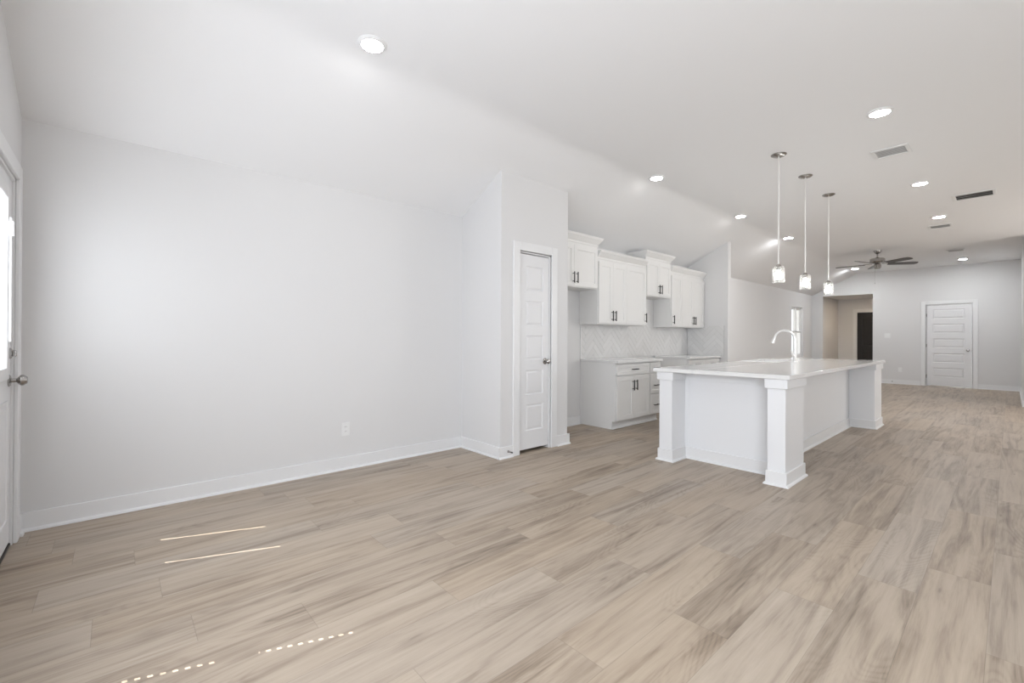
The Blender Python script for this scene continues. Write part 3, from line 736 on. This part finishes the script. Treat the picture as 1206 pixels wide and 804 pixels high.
def pendant(y, label):
    x = -1.553; r = thing('pendant_light', label, 'pendant light', (x, y, ZF), 'pendant lights over the island')
    B().lathe((x, y, ZF), [(0, -.022), (.012, -.022), (.055, -.016), (.070, -.006), (.070, 0)], 36).obj('canopy', M['nickel'], r, True)
    B().cyl((x, y, 1.925), (x, y, ZF-.015), .0065, 14).obj('rod', M['rod'], r, True)
    B().lathe((x, y, 1.0), [(0, .928), (.012, .928), (.022, .915), (.024, .870), (.018, .862), (0, .862)], 24).obj('socket', M['nickel'], r, True)
    g = B(); g.lathe((x, y, 1.0), [(.020, .905), (.045, .902), (.053, .894), (.055, .885), (.055, .738), (.049, .738), (.049, .884), (.044, .895), (.022, .898)], 40); g.obj('glass_shade', M['bubble'], r, True)
    B().lathe((x, y, 1.0), [(.010, .864), (.012, .850), (.024, .825), (.029, .805), (.024, .786), (.012, .777), (0, .775)], 24).obj('bulb', M['bulb'], r, True)
pendant(4.968, 'lit pendant with bubbled glass shade, nearest and highest of the three over the island')
pendant(5.841, 'lit pendant with clear bubbled glass shade, middle of the three over the island')
pendant(6.811, 'lit pendant with clear bubbled glass shade, farthest of the three and lowest in view')

# ------------------------------------------------------------------ ceiling vents
def vent(x, y, sx, sy, label, dark=False, bars=6, group=None):
    r = thing('ceiling_vent', label, 'ceiling vent', (x, y, ZF), group)
    f = .032; b = B(); z1 = ZF-.009
    b.box(x-sx/2, x+sx/2, y-sy/2, y-sy/2+f, z1, ZF, .003); b.box(x-sx/2, x+sx/2, y+sy/2-f, y+sy/2, z1, ZF, .003)
    b.box(x-sx/2, x-sx/2+f, y-sy/2+f, y+sy/2-f, z1, ZF, .003); b.box(x+sx/2-f, x+sx/2, y-sy/2+f, y+sy/2-f, z1, ZF, .003)
    b.obj('frame', M['plastic'], r)
    B().box(x-sx/2+f, x+sx/2-f, y-sy/2+f, y+sy/2-f, ZF-.002, ZF).obj('backing', M['ductshade' if dark else 'ductgrey'], r)  # on the return grille a black sheet stands in for duct shade
    n = bars
    for k in range(n):
        yy = y-sy/2+f+(sy-2*f)*(k+.5)/n; w_ = (sy-2*f)/n*(.30 if dark else .78)
        s = B(); s.prism([(x-sx/2+f, yy-w_/2, ZF-.0075), (x-sx/2+f, yy-w_/2+.0015, ZF-.0085), (x-sx/2+f, yy+w_/2, ZF-.0035), (x-sx/2+f, yy+w_/2-.0015, ZF-.0025)], (sx-2*f, 0, 0))
        s.obj('slat', M['plastic'], r)
vent(-.785, 5.70, .285, .285, 'square white ceiling register with white louvres, nearest of the ceiling vents')
vent(-.312, 8.19, .39, .34, 'wide ceiling return grille with dark slots, farthest right of the vents', True, 3)
vent(-.765, 10.03, .285, .285, 'slim looking white ceiling register between two recessed lights on the right')
vent(-.755, 12.95, .285, .285, 'small white ceiling register near the far wall, right of the ceiling fan')

# ------------------------------------------------------------------ ceiling fan
FX, FY = -1.85, 11.85
fan = thing('ceiling_fan', 'brushed nickel ceiling fan with dark blades hanging near the far wall', 'ceiling fan', (FX, FY, ZF))
B().lathe((FX, FY, ZF), [(.068, 0), (.066, -.02), (.045, -.055), (.018, -.07), (0, -.07)], 32).obj('canopy', M['nickel'], fan, True)
B().cyl((FX, FY, 2.87), (FX, FY, ZF-.06), .013, 16).obj('downrod', M['nickel'], fan, True)
B().lathe((FX, FY, 2.74), [(0, .150), (.03, .150), (.045, .135), (.105, .128), (.125, .115), (.128, .060), (.110, .040), (.070, .030), (0, .030)], 40).obj('motor_housing', M['nickel'], fan, True)
B().lathe((FX, FY, 2.655), [(0, .0), (.045, 0), (.060, .012), (.062, .075), (.045, .105), (0, .115)], 32).obj('switch_cup', M['nickel'], fan, True)
B().cyl((FX-.03, FY-.04, 2.36), (FX-.03, FY-.04, 2.665), .0016, 8).lathe((FX-.03, FY-.04, 2.335), [(0, 0), (.006, .005), (.006, .022), (0, .03)], 10).obj('pull_chain', M['nickel'], fan, True)
for k in range(5):
    a = math.radians(36+72*k); R = Matrix.Translation((FX, FY, 2.752)) @ Matrix.Rotation(a, 4, 'Z')
    t = bmesh.new(); up, dn = [], []
    tilt = -math.tan(math.radians(12))
    outl = [(.20, -.052), (.24, -.058), (.60, -.068), (.69, -.060), (.715, -.030), (.715, .030), (.69, .060), (.60, .068), (.24, .058), (.20, .052)]
    up = [t.verts.new((x, y, .004+y*tilt)) for x, y in outl]; dn = [t.verts.new((x, y, -.004+y*tilt)) for x, y in outl]
    t.faces.new(up); t.faces.new(dn[::-1])
    for i in range(len(outl)): t.faces.new((up[i], dn[i], dn[(i+1) % len(outl)], up[(i+1) % len(outl)]))
    bmesh.ops.recalc_face_normals(t, faces=t.faces)
    bl = B().add(t, R).obj('blade', M['blade'], fan)
    t = B().box(.09, .235, -.018, .018, .004, .012, .002).bm
    ir = B().add(t, R); ir.obj('blade_iron', M['nickel'], bl)

# ------------------------------------------------------------------ plates and small things
def outlet_x(x, y, z, label):
    r = thing('wall_outlet', label, 'outlet', (x, y, z))
    B().box(x+.0005, x+.0065, y-.036, y+.036, z-.059, z+.059, .0025, 2).obj('cover_plate', M['plastic'], r)
    for dz in (.020, -.020):
        q = B(); q.lathe((x+.0065, y, z+dz), [(0, .002), (.0155, .002), (.0165, 0)], 20, (1, 0, 0)); so = q.obj('socket', M['plastic'], r, True)
        s = B()
        for dy in (-.006, .006): s.box(x+.0083, x+.0090, y+dy-.001, y+dy+.001, z+dz-.001, z+dz+.008)
        s.obj('slot', M['slot'], so)
outlet_x(XL, 1.528, .355, 'white double power outlet low on the bare left wall')
def plate_far(name, x, z, w_, h_, label, cat, kind):
    r = thing(name, label, cat, (x, YF, z))
    B().box(x-w_/2, x+w_/2, YF-.0065, YF-.0005, z-h_/2, z+h_/2, .0025, 2).obj('cover_plate', M['plastic'], r)
    if kind == 'switch':
        for dx in (-.024, .024): B().box(x+dx-.016, x+dx+.016, YF-.010, YF-.006, z-.033, z+.033, .002).obj('rocker', M['plastic'], r)
    else:
        for dz in (.02, -.02): B().lathe((x, YF-.0065, z+dz), [(0, .002), (.0155, .002), (.0165, 0)], 20, (0, -1, 0)).obj('socket', M['plastic'], r, True)
plate_far('light_switch', -2.205, 1.285, .125, .120, 'white double rocker switch on the far wall right of the foyer opening', 'light switch', 'switch')
plate_far('wall_outlet', -1.945, .385, .075, .118, 'white power outlet low on the far wall left of the white door', 'outlet', 'outlet')
def stop(x, y, d, label):
    r = thing('door_stop', label, 'door stop', (x, y, .062)); d = Vector(d); p = Vector((x, y, .062))
    B().lathe(p, [(0, 0), (.012, 0), (.012, .004), (.006, .008), (0, .008)], 16, d).obj('mount', M['nickel'], r, True)
    hel = [p+d*(.008+.045*k/120)+Vector((-d.y, d.x, 0))*.0055*math.cos(k*.6)+Vector((0, 0, 1))*.0055*math.sin(k*.6) for k in range(121)]
    B().tube(hel, .0012, 6).obj('spring', M['nickel'], r, True)
    B().cyl(p+d*.052, p+d*.064, .007, 14).obj('bumper', M['slot'], r, True)
stop(XP+.0145, 2.872, (1, 0, 0), 'small spring door stop on the baseboard left of the pantry door')
stop(-2.10, YF-.0145, (0, -1, 0), 'small spring door stop on the far wall baseboard past the island')
struct(B().box(XL-.95, XL-.21, -1.2, 18, 2.40, 2.56).obj('sun_block_eave', M['trim']))  # unseen overhang added to keep sun off the left window jamb
# ground outside
struct(B().box(-14, 14, -12, 32, -.5, -.3).obj('ground', M['ground']))
